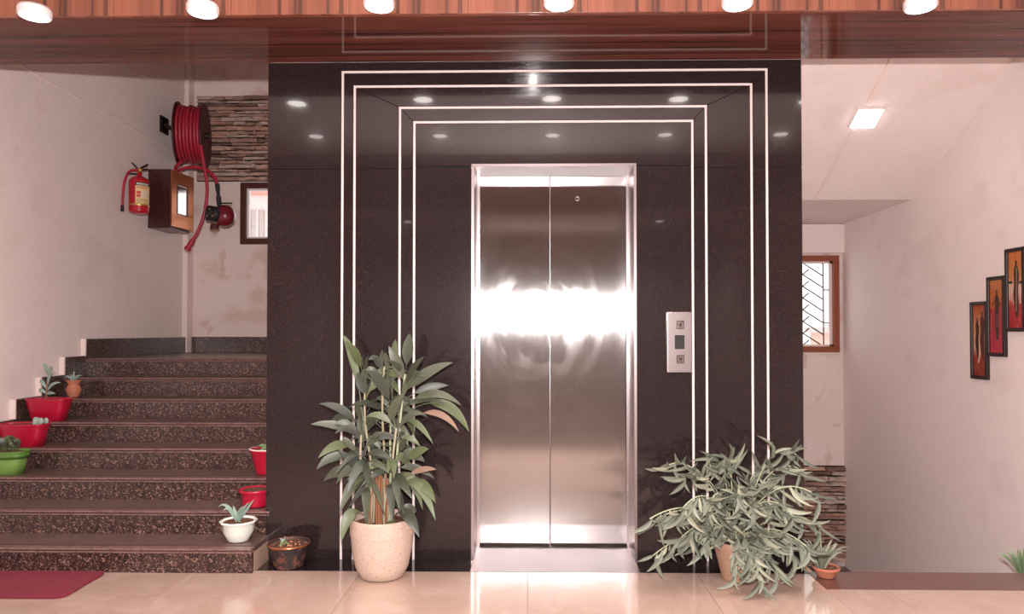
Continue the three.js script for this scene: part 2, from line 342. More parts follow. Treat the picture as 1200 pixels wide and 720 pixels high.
{
  const g = thing('call_panel', 'brushed steel elevator call panel with two buttons and dark display', 'call panel', V(0.877, 1.315, WALL));
  part('faceplate', new RoundedBoxGeometry(0.15, 0.366, 0.016, 2, 0.005).translate(0, 0, 0.008), M.steelPlain, g);
  part('display', new RoundedBoxGeometry(0.058, 0.084, 0.004, 1, 0.0015).translate(0.002, 0.002, 0.017), M.black, g);
  for (const y of [0.105, -0.101]) {
    const b = part('button', new RoundedBoxGeometry(0.036, 0.042, 0.006, 2, 0.003).translate(0.006, y, 0.018), M.chrome, g);
    part('button_surround', merge([bx(-0.016, 0.028, y + 0.022, y + 0.025, -0.0205, -0.016), bx(-0.016, 0.028, y - 0.025, y - 0.022, -0.0205, -0.016), bx(-0.016, -0.013, y - 0.022, y + 0.022, -0.0205, -0.016), bx(0.025, 0.028, y - 0.022, y + 0.022, -0.0205, -0.016)]), M.gap, b);
    part('arrow', new THREE.ShapeGeometry(new THREE.Shape([[-0.008, -0.006], [0.008, -0.006], [0, 0.009]].map(([x, q]) => new THREE.Vector2(x, y > 0 ? q : -q)))).translate(0.006, y, 0.0214), M.gap, b);
  }
}

// ---------------------------------------------------------------- stairs
function flight(name, label, x0, x1, dir) {
  const st = thing(name, label, 'stairs', undefined, setting), n = 8;
  for (let i = 1; i <= n; i++) {
    const y = dir > 0 ? i * RISE : -(i - 1) * RISE, d = S0 + (i - 1) * GO + (dir > 0 ? 0 : 0.085), deep = i === n && dir > 0 ? BACK - d : GO;
    const o = [rr(0, 0.6), rr(0, 0.6)];
    if (dir > 0) {
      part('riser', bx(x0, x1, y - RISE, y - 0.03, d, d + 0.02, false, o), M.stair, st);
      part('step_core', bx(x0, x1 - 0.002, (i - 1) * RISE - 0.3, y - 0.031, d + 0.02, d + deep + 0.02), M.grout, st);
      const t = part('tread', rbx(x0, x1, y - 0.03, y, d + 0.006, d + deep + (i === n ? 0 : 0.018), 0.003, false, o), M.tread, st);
      part('nosing', merge([rbx(x0, x1 + 0.004, y - 0.028, y - 0.016, d - 0.022, d + 0.012, 0.004, false, o), rbx(x0, x1 + 0.004, y - 0.012, y + 0.001, d - 0.026, d + 0.03, 0.005, false, o)]), M.nosing, t);
      part('grip_strip', bx(x0, x1, y, y + 0.0016, d + 0.034, d + 0.04), M.groove, t);
    } else {
      part('riser', bx(x0, x1, y - RISE - 0.03, y - 0.03, d, d + 0.02, false, o), M.stair, st);
      part('tread', rbx(x0, x1, y - RISE - 0.03, y - RISE, d + 0.02, d + (i === n ? BACK - d : GO + 0.02), 0.003, false, o), M.stair, st);
    }
  }
  return st;
}
flight('staircase', 'dark speckled granite stairs rising beside the portal', XL, -1.605, 1);
flight('staircase', 'dark granite stairs going down beyond the floor edge', 1.625, XR, -1);
solo('trim_5', rbx(1.571, XR, -0.03, 0.001, 3.881, 4.16, 0.002), M.edging, 'reddish brown granite edging at the top of the descending stairs', 'trim', setting);
{   // stepped skirting on the left wall
  const b = thing('baseboard_left', 'stepped dark granite skirting with white ends along the stairs', 'skirting', undefined, setting);
  for (let i = 1; i <= 8; i++) {
    const d0 = S0 + (i - 1) * GO - 0.02, d1 = i === 8 ? BACK : d0 + GO, y0 = i * RISE, y1 = y0 + 0.165;
    part('plaster_end', bx(XL, XL + 0.038, y0 + (i > 1 ? 0.022 : 0), y1, d0, d0 + 0.012), M.white, b);
    part('skirting_slab', bx(XL, XL + 0.04, y0 - 0.1, y1 - 0.001, d0 + 0.012, d1 + (i === 8 ? 0 : 0.012), false, [rr(0, 1), 0]), M.stair, b);
  }
  part('skirting_slab', bx(XL + 0.04, -1.62, 1.152, 1.318, BACK - 0.025, BACK), M.stair, b);
}

// ---------------------------------------------------------------- stone cladding, every stone a piece
function cladding(label, x0, x1, y0, y1, rowH) {
  const c = thing('stone_cladding', label, 'stone cladding', undefined, setting);
  part('backing', bx(x0, x1, y0, y1, BACK - 0.012, BACK), M.joint, c);
  const mats = ['#ffffff', '#fff2ec', '#e0ccc4', '#f4dcd0', '#a8948e'].map((k) => S({ map: stoneTex, bumpMap: stoneBump, bumpScale: 0.004, color: k, roughness: 0.85 }));
  for (let y = y0; y < y1 - 0.012;) {
    const h = Math.min(rowH * rr(0.75, 1.3), y1 - y);
    for (let x = x0; x < x1 - 0.01;) {
      let l = rr(0.12, 0.5); if (x + l > x1 - 0.08) l = x1 - x;
      const t = rr(0.018, 0.055), g = new THREE.BoxGeometry(l - 0.004, h - 0.013, t, 3, 1, 1), p = g.attributes.position;
      const jit = {};
      for (let i = 0; i < p.count; i++) {
        const k = [p.getX(i), p.getY(i), p.getZ(i)].map((q) => q.toFixed(3)).join();
        const j = jit[k] ??= [rr(-0.004, 0.004), rr(-0.006, 0.006), p.getZ(i) > 0 ? rr(-0.012, 0.004) : 0];
        p.setXYZ(i, p.getX(i) + j[0], p.getY(i) + j[1], p.getZ(i) + j[2]);
      }
      const gg = metres(g.toNonIndexed(), false, [rr(0, 1), rr(0, 1)]); gg.computeVertexNormals();
      part('stone', gg, mats[Math.floor(rnd() * 5)], c, x + l / 2, y + h / 2, -BACK + 0.012 + t / 2 - 0.004);
      x += l;
    }
    y += h;
  }
}
cladding('rough split stone cladding above the dark framed stair window', -3.70, -2.3, 3.03, 3.975, 0.043);
cladding('rough split stone cladding at the foot of the descending stairs', 1.8, XR, -1.1, -0.07, 0.047);

// ---------------------------------------------------------------- windows
{
  const w = thing('window_1', 'small dark wood framed stair window with barred panes', 'window', undefined, setting);
  const f = merge([rbx(-3.214, -3.15, 2.335, 3.012, BACK - 0.04, BACK + 0.06), rbx(-3.15, -2.4, 2.335, 2.398, BACK - 0.04, BACK + 0.06), rbx(-3.15, -2.4, 2.95, 3.012, BACK - 0.04, BACK + 0.06), rbx(-2.44, -2.376, 2.335, 3.012, BACK - 0.04, BACK + 0.06)]);
  part('window_frame', f, M.frameDark, w);
  part('sash', merge([bx(-3.15, -3.128, 2.398, 2.95, BACK - 0.01, BACK + 0.03), bx(-2.462, -2.44, 2.398, 2.95, BACK - 0.01, BACK + 0.03), bx(-3.128, -2.462, 2.398, 2.418, BACK - 0.01, BACK + 0.03), bx(-3.128, -2.462, 2.93, 2.95, BACK - 0.01, BACK + 0.03)]), M.whiteBar, w);
  part('pane', bx(-3.128, -2.462, 2.418, 2.93, BACK + 0.008, BACK + 0.012), M.glass, w);
}
{
  const w = thing('window_2', 'brown wood framed window with a slanted herringbone grille', 'window', undefined, setting);
  const a = 2.36, b = 3.298, c = 1.155, d = 2.198, k = 0.062, z0 = BACK - 0.045, z1 = BACK + 0.05;
  part('window_frame', merge([rbx(a, b, c, c + k, z0, z1), rbx(a, b, d - k, d, z0, z1), rbx(a, a + k, c + k, d - k, z0, z1), rbx(b - k, b, c + k, d - k, z0, z1)]), M.frameWood, w);
  part('sash', merge([bx(b - k - 0.028, b - k, c + k, d - k, BACK, BACK + 0.03), bx(a + k, a + k + 0.028, c + k, d - k, BACK, BACK + 0.03), bx(a + k, b - k, c + k, c + k + 0.02, BACK, BACK + 0.03), bx(a + k, b - k, d - k - 0.02, d - k, BACK, BACK + 0.03)]), M.rimWhite, w);
  part('pane', bx(a + k + 0.02, b - k - 0.02, c + k + 0.015, d - k - 0.015, BACK + 0.012, BACK + 0.016), M.glass, w);
  const bar = (x0, y0, x1, y1) => part('grille_bar', rod(new THREE.Vector3(x0, y0, -BACK - 0.035), new THREE.Vector3(x1, y1, -BACK - 0.035), 0.0075, 6), M.grille, w);
  const y0 = c + k, y1 = d - k, vx = 3.155;
  bar(vx, y0, vx, y1); bar(2.62, y0, 2.62, y1);
  bar(vx, 1.83, 3.235, 1.83); bar(vx, 1.47, 3.235, 1.47);
  for (let y = 1.16; y < 2.24; y += 0.128) {   // long slats falling to the right, short ones rising into them
    const cl = (p, q) => { const [ax, ay] = p, [bx_, by] = q; let t0 = 0, t1 = 1; const f = (Y) => (Y - ay) / (by - ay); const lo = f(y0), hi = f(y1); t0 = Math.max(t0, Math.min(lo, hi)); t1 = Math.min(t1, Math.max(lo, hi)); if (t1 - t0 > 0.05) bar(ax + (bx_ - ax) * t0, ay + (by - ay) * t0, ax + (bx_ - ax) * t1, ay + (by - ay) * t1); };
    cl([2.925, y + 0.075], [vx, y - 0.075]); cl([2.925, y + 0.065], [3.0, y + 0.125]); cl([2.85, y + 0.125], [2.925, y + 0.07]); cl([2.62, y - 0.075], [2.85, y + 0.075]);
  }
}
{   // neighbouring houses seen small through the panes
  const m = S({ color: '#d9a79a', roughness: 0.9 }), n = S({ color: '#b9b0ae', roughness: 0.8 });
  const h = thing('neighbour_house', 'pale pink house far beyond the herringbone grille window', 'building', V(6.42, -3, 16));
  part('wall', new THREE.BoxGeometry(1.6, 4.35, 2).translate(1.3, 2.17, -1), m, h); part('roof', new RoundedBoxGeometry(1.8, 0.14, 2.2, 1, 0.02).translate(1.3, 4.4, -1), n, h);
  const q = thing('neighbour_house', 'pale neighbouring house front with barred shutters beyond the dark framed window', 'building', V(-5.0, -3, 11));
  part('wall', new THREE.BoxGeometry(3, 9, 0.3).translate(0, 4.5, -0.4), M.whiteBar, q);
  part('eave', new RoundedBoxGeometry(3, 0.12, 0.5, 1, 0.02).translate(0, 6.6, -0.1), m, q);
  for (let i = 0; i < 3; i++) { const s = part('shutter', new THREE.BoxGeometry(0.42, 1.1, 0.03).translate(0.22 + i * 0.5 - 0.2, 5.75, -0.23), n, q); for (let j = 0; j < 3; j++) part('bar', new THREE.BoxGeometry(0.02, 1.1, 0.02).translate(0.12 + i * 0.5 + j * 0.12 - 0.22, 5.75, -0.2), M.whiteBar, s); }
}

// ---------------------------------------------------------------- lamps
{
  const ring = lathe([[0.064, 0.004], [0.066, -0.004], [0.073, -0.006], [0.078, 0.0], [0.078, 0.03], [0.07, 0.045], [0, 0.045]], 32), disc = new THREE.CylinderGeometry(0.066, 0.066, 0.006, 28);
  const spot = (x, y, d, power) => { const s = new THREE.SpotLight('#fff2ee', power, 0, 1.15, 0.7, 2); s.position.set(x, y - 0.02, -d); s.target.position.set(x, 0, -d); s.castShadow = true; s.shadow.radius = 2.5; s.name = 'downlight_light'; scene.add(s, s.target); };
  const above = ['over the crimson doormat', 'over the white bowl planter on the bottom step', 'over the tall cream potted plant', 'over the elevator sill', 'over the bushy silvery plant', 'over the head of the descending stairs'];
  [-2.56, -1.69, -0.785, 0.13, 1.03, 1.945].forEach((x, i) => {   // pucks fixed to the wood fascia, shining down
    const y = [3.002, 3.014, 3.036, 3.038, 3.03, 3.01][i], l = thing('downlight', 'round puck downlight on the wood fascia ' + above[i], 'downlight', V(x, y, 3.6), { group: 'downlights along the wood fascia' });
    part('housing', ring, M.whiteBar, l); part('lens', disc, M.lamp, l, 0, -0.002, 0); spot(x, y, 3.6, DOWN * 0.7);
  });
  for (const [x, d] of [[-2.13, 1.71], [-0.91, 1.71], [0.19, 1.71], [1.285, 1.71], [2.4, 1.71], [-2.2, -3.8], [0, -3.8], [2.2, -3.8]]) {
    const front = d > 0, l = thing('downlight', front ? 'round recessed downlight in the white lobby ceiling, mirrored in the granite' : 'round recessed downlight by the lobby wall opposite the elevator', 'downlight', V(x, 3.3, d), { group: front ? 'downlights over the lobby' : 'downlights by the opposite wall' });
    part('bezel', ring, M.whiteBar, l, 0, -0.004, 0); part('lens', disc, M.lamp, l, 0, -0.008, 0); spot(x, 3.29, d, front ? DOWN * 2.4 : DOWN * 3);
  }
}
{   // square panel lamp and its conduit on the sloped soffit
  const slope = Math.atan2(1.11, 2.03), y = (d) => 2.545 + (6.36 - d) * 1.11 / 2.03;
  const n = new THREE.Vector3(0, -Math.cos(slope), -Math.sin(slope)).normalize();
  n.set(0, -2.03, -1.11).normalize(); if (n.z > 0) n.z *= -1;
  const down = new THREE.Vector3(0, -2.03, 1.11).normalize();   // faces down and towards the lobby
  const g = thing('panel_lamp', 'square white panel lamp on the sloped stair soffit', 'lamp', V(2.545, y(5.49), 5.49));
  const q = new THREE.Quaternion().setFromUnitVectors(new THREE.Vector3(0, 0, 1), down); g.quaternion.copy(q);
  part('housing', new RoundedBoxGeometry(0.2, 0.2, 0.02, 1, 0.004).translate(0, 0, 0.01), M.whiteBar, g);
  part('diffuser', new RoundedBoxGeometry(0.18, 0.18, 0.006, 1, 0.002).translate(0, 0, 0.021), M.led, g);
  const r = new THREE.RectAreaLight('#ffffff', LED, 0.18, 0.18); r.position.copy(g.position).addScaledVector(down, 0.03); r.lookAt(r.position.clone().add(down.clone().negate()));
  r.name = 'panel_lamp_light'; r.lookAt(r.position.clone().sub(down)); scene.add(r);
  const c = thing('conduit', 'flat white cable conduit along the sloped stair soffit', 'conduit');
  const len = (a, b) => { const A = V(2.5, y(a), a), B = V(2.5, y(b), b), m = new THREE.BoxGeometry(0.028, 0.014, A.distanceTo(B)); const o = part('duct', m, M.white, c); o.position.copy(A.clone().lerp(B, 0.5).addScaledVector(down, 0.006)); o.lookAt(B.clone().addScaledVector(down, 0.006)); };
  len(4.4, 5.38); len(5.6, 6.35);
}
{   // the photographer's flash, a little above the lens
  const f = thing('camera_flash', 'photographer flash head held above the camera', 'flash', V(0, 1.63, -0.06));
  part('head', new RoundedBoxGeometry(0.09, 0.07, 0.12, 2, 0.008).translate(0, 0, 0.065), M.bodyBlack, f);
  part('diffuser', new RoundedBoxGeometry(0.08, 0.06, 0.006, 1, 0.002), M.flash, f);
  const s = new THREE.SpotLight('#fff5f3', FLASH, 0, 1.25, 0.5, 2); s.position.copy(V(0, 1.63, -0.03)); s.target.position.copy(V(0, 1.75, 4)); s.castShadow = true; s.shadow.radius = 1.6; s.name = 'flash_light';
  scene.add(s, s.target);
}

// ---------------------------------------------------------------- paintings on the right wall
function painting(label, kind, dMid, yMid, h) {
  const g = thing('framed_painting', label, 'painting', V(XR, yMid, dMid), { group: 'three stepped paintings' }); g.rotation.y = -Math.PI / 2;
  const w = 0.2, k = 0.026, cv = document.createElement('canvas'); cv.width = 128; cv.height = 512; const c = cv.getContext('2d');
  const gr = c.createLinearGradient(0, 0, 0, 512); (kind === 0 ? [[0, '#b5552e'], [0.25, '#d9a070'], [0.6, '#e6c9a8'], [0.75, '#a8482c'], [1, '#8a3026']] : kind === 1 ? [[0, '#d59a62'], [0.3, '#c9763e'], [0.45, '#b8404a'], [1, '#c23a58']] : [[0, '#d8863c'], [0.35, '#dca06a'], [0.5, '#e8d8c8'], [0.75, '#b8353a'], [1, '#b5323c']]).forEach(([t, q]) => gr.addColorStop(t, q));
  c.fillStyle = gr; c.fillRect(0, 0, 128, 512);
  seed = 900 + kind;
  for (let i = 0; i < 160; i++) { c.globalAlpha = 0.12; c.fillStyle = ['#f0c890', '#7a2a1e', '#e06040', '#ffe8d0'][i % 4]; c.fillRect(rr(0, 120), rr(0, 500), rr(4, 22), rr(6, 40)); }
  c.globalAlpha = 1;
  const figure = (x, top, s, col) => {   // slender draped standing figure
    c.fillStyle = col; c.beginPath(); c.ellipse(x, top + 12 * s, 7 * s, 12 * s, 0, 0, 7); c.fill();
    c.beginPath(); c.moveTo(x - 4 * s, top + 22 * s); c.bezierCurveTo(x - 26 * s, top + 50 * s, x - 6 * s, top + 90 * s, x - 18 * s, top + 150 * s); c.bezierCurveTo(x - 22 * s, top + 200 * s, x - 4 * s, top + 240 * s, x - 6 * s, top + 280 * s);
    c.lineTo(x + 8 * s, top + 280 * s); c.bezierCurveTo(x + 22 * s, top + 220 * s, x + 6 * s, top + 170 * s, x + 16 * s, top + 110 * s); c.bezierCurveTo(x + 22 * s, top + 70 * s, x + 14 * s, top + 36 * s, x + 4 * s, top + 22 * s); c.fill();
  };
  if (kind === 0) { c.strokeStyle = '#f6ead8'; c.lineWidth = 12; c.beginPath(); c.moveTo(60, 130); c.bezierCurveTo(20, 230, 90, 280, 50, 420); c.stroke(); figure(42, 90, 1.05, '#4a2418'); figure(92, 50, 1.25, '#5a2c1c'); }
  if (kind === 1) { figure(66, 70, 1.25, '#4e3424'); c.strokeStyle = '#4e3424'; c.lineWidth = 9; c.beginPath(); c.moveTo(26, 180); c.quadraticCurveTo(62, 90, 104, 190); c.stroke(); c.fillStyle = '#f0dcc8'; for (let i = 0; i < 9; i++) c.fillRect(10, 250 + i * 22, 5, 8); c.globalAlpha = 0.5; c.fillStyle = '#a05878'; c.fillRect(50, 240, 36, 90); c.globalAlpha = 1; }
  if (kind === 2) { c.fillStyle = '#f4ece0'; for (let i = 0; i < 7; i++) c.fillRect(6 + i * 18, 190 + (i % 3) * 14, 9, 130); c.fillStyle = '#2a1a16'; c.fillRect(0, 196, 34, 16); c.fillRect(94, 200, 34, 18); figure(68, 60, 1.35, '#4a3020'); c.strokeStyle = '#d8c4a8'; c.lineWidth = 5; c.beginPath(); c.moveTo(72, 110); c.lineTo(66, 400); c.stroke(); }
  const t = new THREE.CanvasTexture(cv); t.colorSpace = THREE.SRGBColorSpace;
  part('canvas', new THREE.PlaneGeometry(w - 2 * k + 0.004, h - 2 * k + 0.004).translate(0, 0, 0.012), S({ map: t, color: '#d8c2ba', roughness: 0.6 }), g);
  part('backing', new THREE.BoxGeometry(w - 0.01, h - 0.01, 0.01).translate(0, 0, 0.0055), M.bodyBlack, g);
  for (const s of [-1, 1]) {
    const bar = (len) => { const sh = new THREE.Shape([[-len / 2, 0], [len / 2, 0], [len / 2 - k, -k], [-len / 2 + k, -k]].map((p) => new THREE.Vector2(...p))); return new THREE.ExtrudeGeometry(sh, { depth: 0.018, bevelEnabled: true, bevelSize: 0.002, bevelThickness: 0.003, bevelSegments: 1, bevelOffset: -0.002 }); };
    part('frame_bar', bar(w).rotateZ(s > 0 ? 0 : Math.PI).translate(0, s * h / 2, 0.003), M.pictureFrame, g);
    part('frame_bar', bar(h).rotateZ(s > 0 ? -Math.PI / 2 : Math.PI / 2).translate(s * w / 2, 0, 0.003), M.pictureFrame, g);
  }
}
painting('narrow framed painting of two slender pale draped figures, lowest of three', 0, 5.413, 1.313, 0.58);
painting('narrow framed painting of one figure on crimson ground, between two others', 1, 5.212, 1.488, 0.578);
painting('narrow framed painting of a tall figure on orange and white, highest of three', 2, 5.005, 1.669, 0.58);

// ---------------------------------------------------------------- fire gear on the left wall
{
  const g = thing('hose_reel', 'red fire hose reel on a swing bracket high on the wall', 'hose reel', V(-3.525, 3.41, 7.3));
  const R = 0.322, hw = 0.125, ax = new THREE.Group(); const yaw = 0.27;
  const rot = (geo) => geo.rotateZ(-Math.PI / 2).rotateY(yaw);
  const rim = (y) => lathe([[0.05, y - 0.004], [R - 0.015, y - 0.004], [R, y - 0.009], [R + 0.006, y], [R, y + 0.009], [R - 0.015, y + 0.004], [0.05, y + 0.004]], 48);
  part('flange', rot(rim(-hw)), M.darkRed, g); part('flange', rot(rim(hw)), M.darkRed, g);
  part('drum', rot(new THREE.CylinderGeometry(0.2, 0.2, 2 * hw - 0.01, 32)), M.darkRed, g);
  for (let i = 0; i < 7; i++) { const t = new THREE.TorusGeometry(0.285 - (i % 3) * 0.008, 0.0165, 8, 48).rotateX(Math.PI / 2).translate(0, -hw + 0.025 + i * 0.033, 0); part('hose_coil', rot(t), M.hose, g); }
  part('axle', rot(new THREE.CylinderGeometry(0.03, 0.03, 2 * hw + 0.08, 16)), M.iron, g);
  part('bracket_plate', new RoundedBoxGeometry(0.02, 0.17, 0.15, 1, 0.004).translate(-0.264, 0.085, 0.06), M.iron, g);
  part('bracket_arm', merge([rod(new THREE.Vector3(-0.26, 0.09, 0.06), new THREE.Vector3(-0.14, 0.03, 0.03), 0.02), rod(new THREE.Vector3(-0.14, 0.03, 0.03), new THREE.Vector3(-0.1, 0, 0.02), 0.024)]), M.iron, g);
  const v = (x, y, z) => new THREE.Vector3(x + 3.525, y - 3.41, -z + 7.3);
  const fh = thing('fire_hose', 'red fire hose hanging from the reel with its nozzle end', 'fire hose', V(-3.525, 3.41, 7.3));
  part('hose', tube([v(-3.32, 3.24, 7.05), v(-3.29, 3.05, 7.06), v(-3.265, 2.82, 7.08), v(-3.29, 2.57, 7.08), v(-3.36, 2.37, 7.08), v(-3.41, 2.285, 7.08)], 0.017, 40), M.hose, fh);
  part('nozzle', merge([rod(v(-3.405, 2.292, 7.08), v(-3.455, 2.21, 7.08), 0.026, 12), rod(v(-3.45, 2.218, 7.08), v(-3.465, 2.195, 7.08), 0.032, 12)]), M.hose, fh);
  const sh = thing('supply_hose', 'red supply hose looping over the cabinet to a black coupling', 'fire hose', V(-3.525, 3.41, 7.3));
  part('hose', tube([v(-3.58, 3.12, 7.2), v(-3.62, 3.04, 7.15), v(-3.60, 3.0, 7.12), v(-3.46, 3.03, 7.1), v(-3.3, 3.01, 7.1), v(-3.2, 2.93, 7.1), v(-3.172, 2.85, 7.1)], 0.017, 40), M.hose, sh);
  part('coupling', merge([rod(v(-3.172, 2.86, 7.1), v(-3.165, 2.8, 7.1), 0.022, 12), rod(v(-3.165, 2.8, 7.1), v(-3.155, 2.7, 7.1), 0.016, 12), rod(v(-3.158, 2.73, 7.1), v(-3.15, 2.655, 7.1), 0.024, 12)]), M.bodyBlack, sh);
}
{
  const g = thing('alarm_siren', 'round red alarm siren with black motor housing under the hose coupling', 'siren', V(-3.13, 2.54, 7.12));
  part('shell', new THREE.SphereGeometry(0.105, 28, 20).scale(0.95, 1.05, 0.95).translate(0.03, 0, 0), M.maroon, g);
  part('motor', lathe([[0, -0.1], [0.055, -0.095], [0.075, -0.06], [0.078, 0.04], [0.05, 0.05]], 24).rotateZ(Math.PI / 2 - 0.15).translate(-0.075, 0.015, 0.05), M.bodyBlack, g);
  for (let i = 0; i < 4; i++) part('vent', new THREE.CylinderGeometry(0.007, 0.007, 0.01, 10).rotateX(Math.PI / 2).translate(-0.125 + i * 0.028, 0.05 - (i % 2) * 0.07, 0.128 - (i % 2) * 0.006), M.brass, g);
  part('lower_boss', new THREE.CylinderGeometry(0.04, 0.046, 0.05, 18).translate(-0.06, -0.11, 0.03), M.darkRed, g);
  part('mount_rod', merge([new THREE.CylinderGeometry(0.013, 0.013, 0.09, 12).translate(-0.02, 0.13, 0.02), new THREE.CylinderGeometry(0.02, 0.02, 0.02, 12).translate(-0.02, 0.11, 0.02)]), M.bodyBlack, g);
  part('lever', new RoundedBoxGeometry(0.13, 0.014, 0.014, 1, 0.003).translate(0.045, 0.125, 0.02), M.bodyBlack, g);
  part('pull_ring', new THREE.TorusGeometry(0.02, 0.003, 8, 20).translate(-0.062, -0.158, 0.03), M.brass, g);
  part('wall_arm', rod(new THREE.Vector3(0.0, 0.01, -0.06), new THREE.Vector3(-0.27, 0.105, -0.675), 0.014), M.iron, g);
}
{
  const g = thing('hose_cabinet', 'dark brown wall cabinet with a small glazed coppery door', 'cabinet', V(-3.685, 2.69, 7.16));
  const hx = 0.113, hy = 0.292, hz = 0.2;
  part('body', merge([metres(new RoundedBoxGeometry(2 * hx, 2 * hy, 2 * hz, 1, 0.006))]), M.cab, g);
  const door = part('door', merge([bx(hx, hx + 0.012, -hy + 0.02, -hy + 0.16, -hz + 0.012, hz - 0.012), bx(hx, hx + 0.012, hy - 0.14, hy - 0.01, -hz + 0.012, hz - 0.012), bx(hx, hx + 0.012, -hy + 0.16, hy - 0.14, -hz + 0.012, -hz + 0.11), bx(hx, hx + 0.012, -hy + 0.16, hy - 0.14, 0.08, hz - 0.012)]), M.copper, g);
  part('door_glass', bx(hx + 0.002, hx + 0.006, -hy + 0.16, hy - 0.14, -hz + 0.11, 0.08), M.chrome, door);
  part('gasket', merge([bx(hx + 0.01, hx + 0.016, -hy + 0.15, -hy + 0.16, -hz + 0.1, 0.09), bx(hx + 0.01, hx + 0.016, hy - 0.14, hy - 0.13, -hz + 0.1, 0.09), bx(hx + 0.01, hx + 0.016, -hy + 0.16, hy - 0.14, -hz + 0.1, -hz + 0.11), bx(hx + 0.01, hx + 0.016, -hy + 0.16, hy - 0.14, 0.08, 0.09)]), M.cab, door);
  door.rotation.y = -0.1; door.position.set(hx - hx * Math.cos(0.1) + hz * Math.sin(0.1), 0, 0.002);   // far edge stands ajar
}
{
  const g = thing('fire_extinguisher', 'small red powder fire extinguisher hung beside the dark cabinet', 'extinguisher', V(-3.69, 2.478, 6.61));
  const r = 0.088, H = 0.36;
  part('cylinder', lathe([[0, 0], [r - 0.025, 0.0], [r - 0.008, 0.01], [r, 0.03], [r, H - 0.06], [r - 0.015, H - 0.03], [r - 0.05, H - 0.008], [0.022, H], [0.022, H + 0.03], [0, H + 0.03]], 40), M.red, g);
  const cv = document.createElement('canvas'); cv.width = 256; cv.height = 400; const c = cv.getContext('2d');
  c.fillStyle = '#e2c48a'; c.fillRect(0, 0, 256, 400); c.fillStyle = '#14161c'; c.fillRect(0, 0, 256, 62); c.fillStyle = '#f4f0ea'; c.font = 'bold 50px sans-serif'; c.fillText('POWDER', 14, 50);
  c.fillStyle = '#c2352c'; c.font = 'bold 34px sans-serif'; c.fillRect(16, 82, 200, 10); c.fillRect(16, 104, 150, 8); c.fillRect(20, 168, 62, 50); c.fillRect(20, 228, 62, 50); c.fillStyle = '#f2e6d4'; c.fillRect(96, 168, 50, 110); c.fillRect(158, 168, 50, 110);
  c.fillStyle = '#6a4a38'; for (let i = 0; i < 10; i++) { c.fillRect(100, 176 + i * 10, 42, 3); c.fillRect(162, 176 + i * 10, 42, 3); } for (let i = 0; i < 5; i++) c.fillRect(20, 310 + i * 15, 190, 5);
  const t = new THREE.CanvasTexture(cv); t.colorSpace = THREE.SRGBColorSpace;
  part('paper_label', new THREE.CylinderGeometry(r + 0.0012, r + 0.0012, 0.2, 24, 1, true, 0.15, 1.6).translate(0, 0.185, 0), S({ map: t, roughness: 0.5 }), g);
  part('band', lathe([[r + 0.002, 0.07], [r + 0.004, 0.072], [r + 0.004, 0.084], [r + 0.002, 0.086]], 40), M.brass, g);
  part('valve', merge([new THREE.CylinderGeometry(0.018, 0.02, 0.05, 16).translate(0, H + 0.045, 0), new THREE.SphereGeometry(0.02, 14, 10).translate(0.02, H + 0.05, 0.02)]), M.brass, g);
  part('handle', merge([rod(new THREE.Vector3(-0.01, H + 0.06, 0), new THREE.Vector3(0.09, H + 0.1, 0.02), 0.009), rod(new THREE.Vector3(-0.01, H + 0.05, 0), new THREE.Vector3(0.09, H + 0.055, 0.02), 0.008), rod(new THREE.Vector3(-0.02, H + 0.07, 0), new THREE.Vector3(-0.06, H + 0.12, 0.02), 0.007)]), M.iron, g);
  part('discharge_hose', tube([new THREE.Vector3(0, H + 0.05, 0.02), new THREE.Vector3(-0.045, H + 0.03, 0.07), new THREE.Vector3(-0.06, H - 0.07, 0.13), new THREE.Vector3(-0.068, H - 0.2, 0.145), new THREE.Vector3(-0.07, 0.05, 0.15)], 0.012, 30), M.hose, g);
  part('hose_tip', rod(new THREE.Vector3(-0.07, 0.055, 0.15), new THREE.Vector3(-0.07, 0.0, 0.15), 0.015, 10), M.bodyBlack, g);
  part('wall_hook', rod(new THREE.Vector3(-0.108, H + 0.02, -0.01), new THREE.Vector3(0, H + 0.02, -0.01), 0.008), M.iron, g);
}

// ---------------------------------------------------------------- doormat
{
  const s = new THREE.Shape(); s.moveTo(-3.6, -3.66); s.lineTo(-2.5, -3.665); s.bezierCurveTo(-2.44, -3.667, -2.425, -3.68, -2.425, -3.73); s.lineTo(-2.43, -3.92); s.bezierCurveTo(-2.43, -4.0, -2.42, -4.03, -2.455, -4.062); s.lineTo(-3.6, -4.062); s.closePath();
  const g = new THREE.ExtrudeGeometry(s, { depth: 0.008, bevelEnabled: true, bevelSize: 0.004, bevelThickness: 0.003, bevelSegments: 2, bevelOffset: -0.004, curveSegments: 10 });
  const p = g.attributes.position; for (let i = 0; i < p.count; i++) { const x = p.getX(i), y = p.getY(i), z = p.getZ(i); p.setXYZ(i, x, z + 0.0035, y); }
  // x,y,z -> x,z,y mirrors: put the faces the right way round again
  for (let i = 0; i < p.count; i += 3) { const t = [p.getX(i), p.getY(i), p.getZ(i)]; p.setXYZ(i, p.getX(i + 1), p.getY(i + 1), p.getZ(i + 1)); p.setXYZ(i + 1, ...t); }
  g.deleteAttribute('normal'); g.computeVertexNormals();
  M.mat.map = tex(512, 512, [0.5, 0.5], (u, v) => mix([98, 22, 38], [132, 40, 58], 0.5 * fbm(u, v, 10, 10, 601, 4) + 0.5 * noise(u, v, 200, 200, 611))); M.mat.color.set('#ffffff');
  M.mat.bumpMap = tex(512, 512, [0.5, 0.5], (u, v) => 255 * noise(u, v, 180, 180, 621), false); M.mat.bumpScale = 0.003;
  solo('doormat', metres(g), M.mat, 'crimson pile doormat at the foot of the stairs', 'doormat');
}

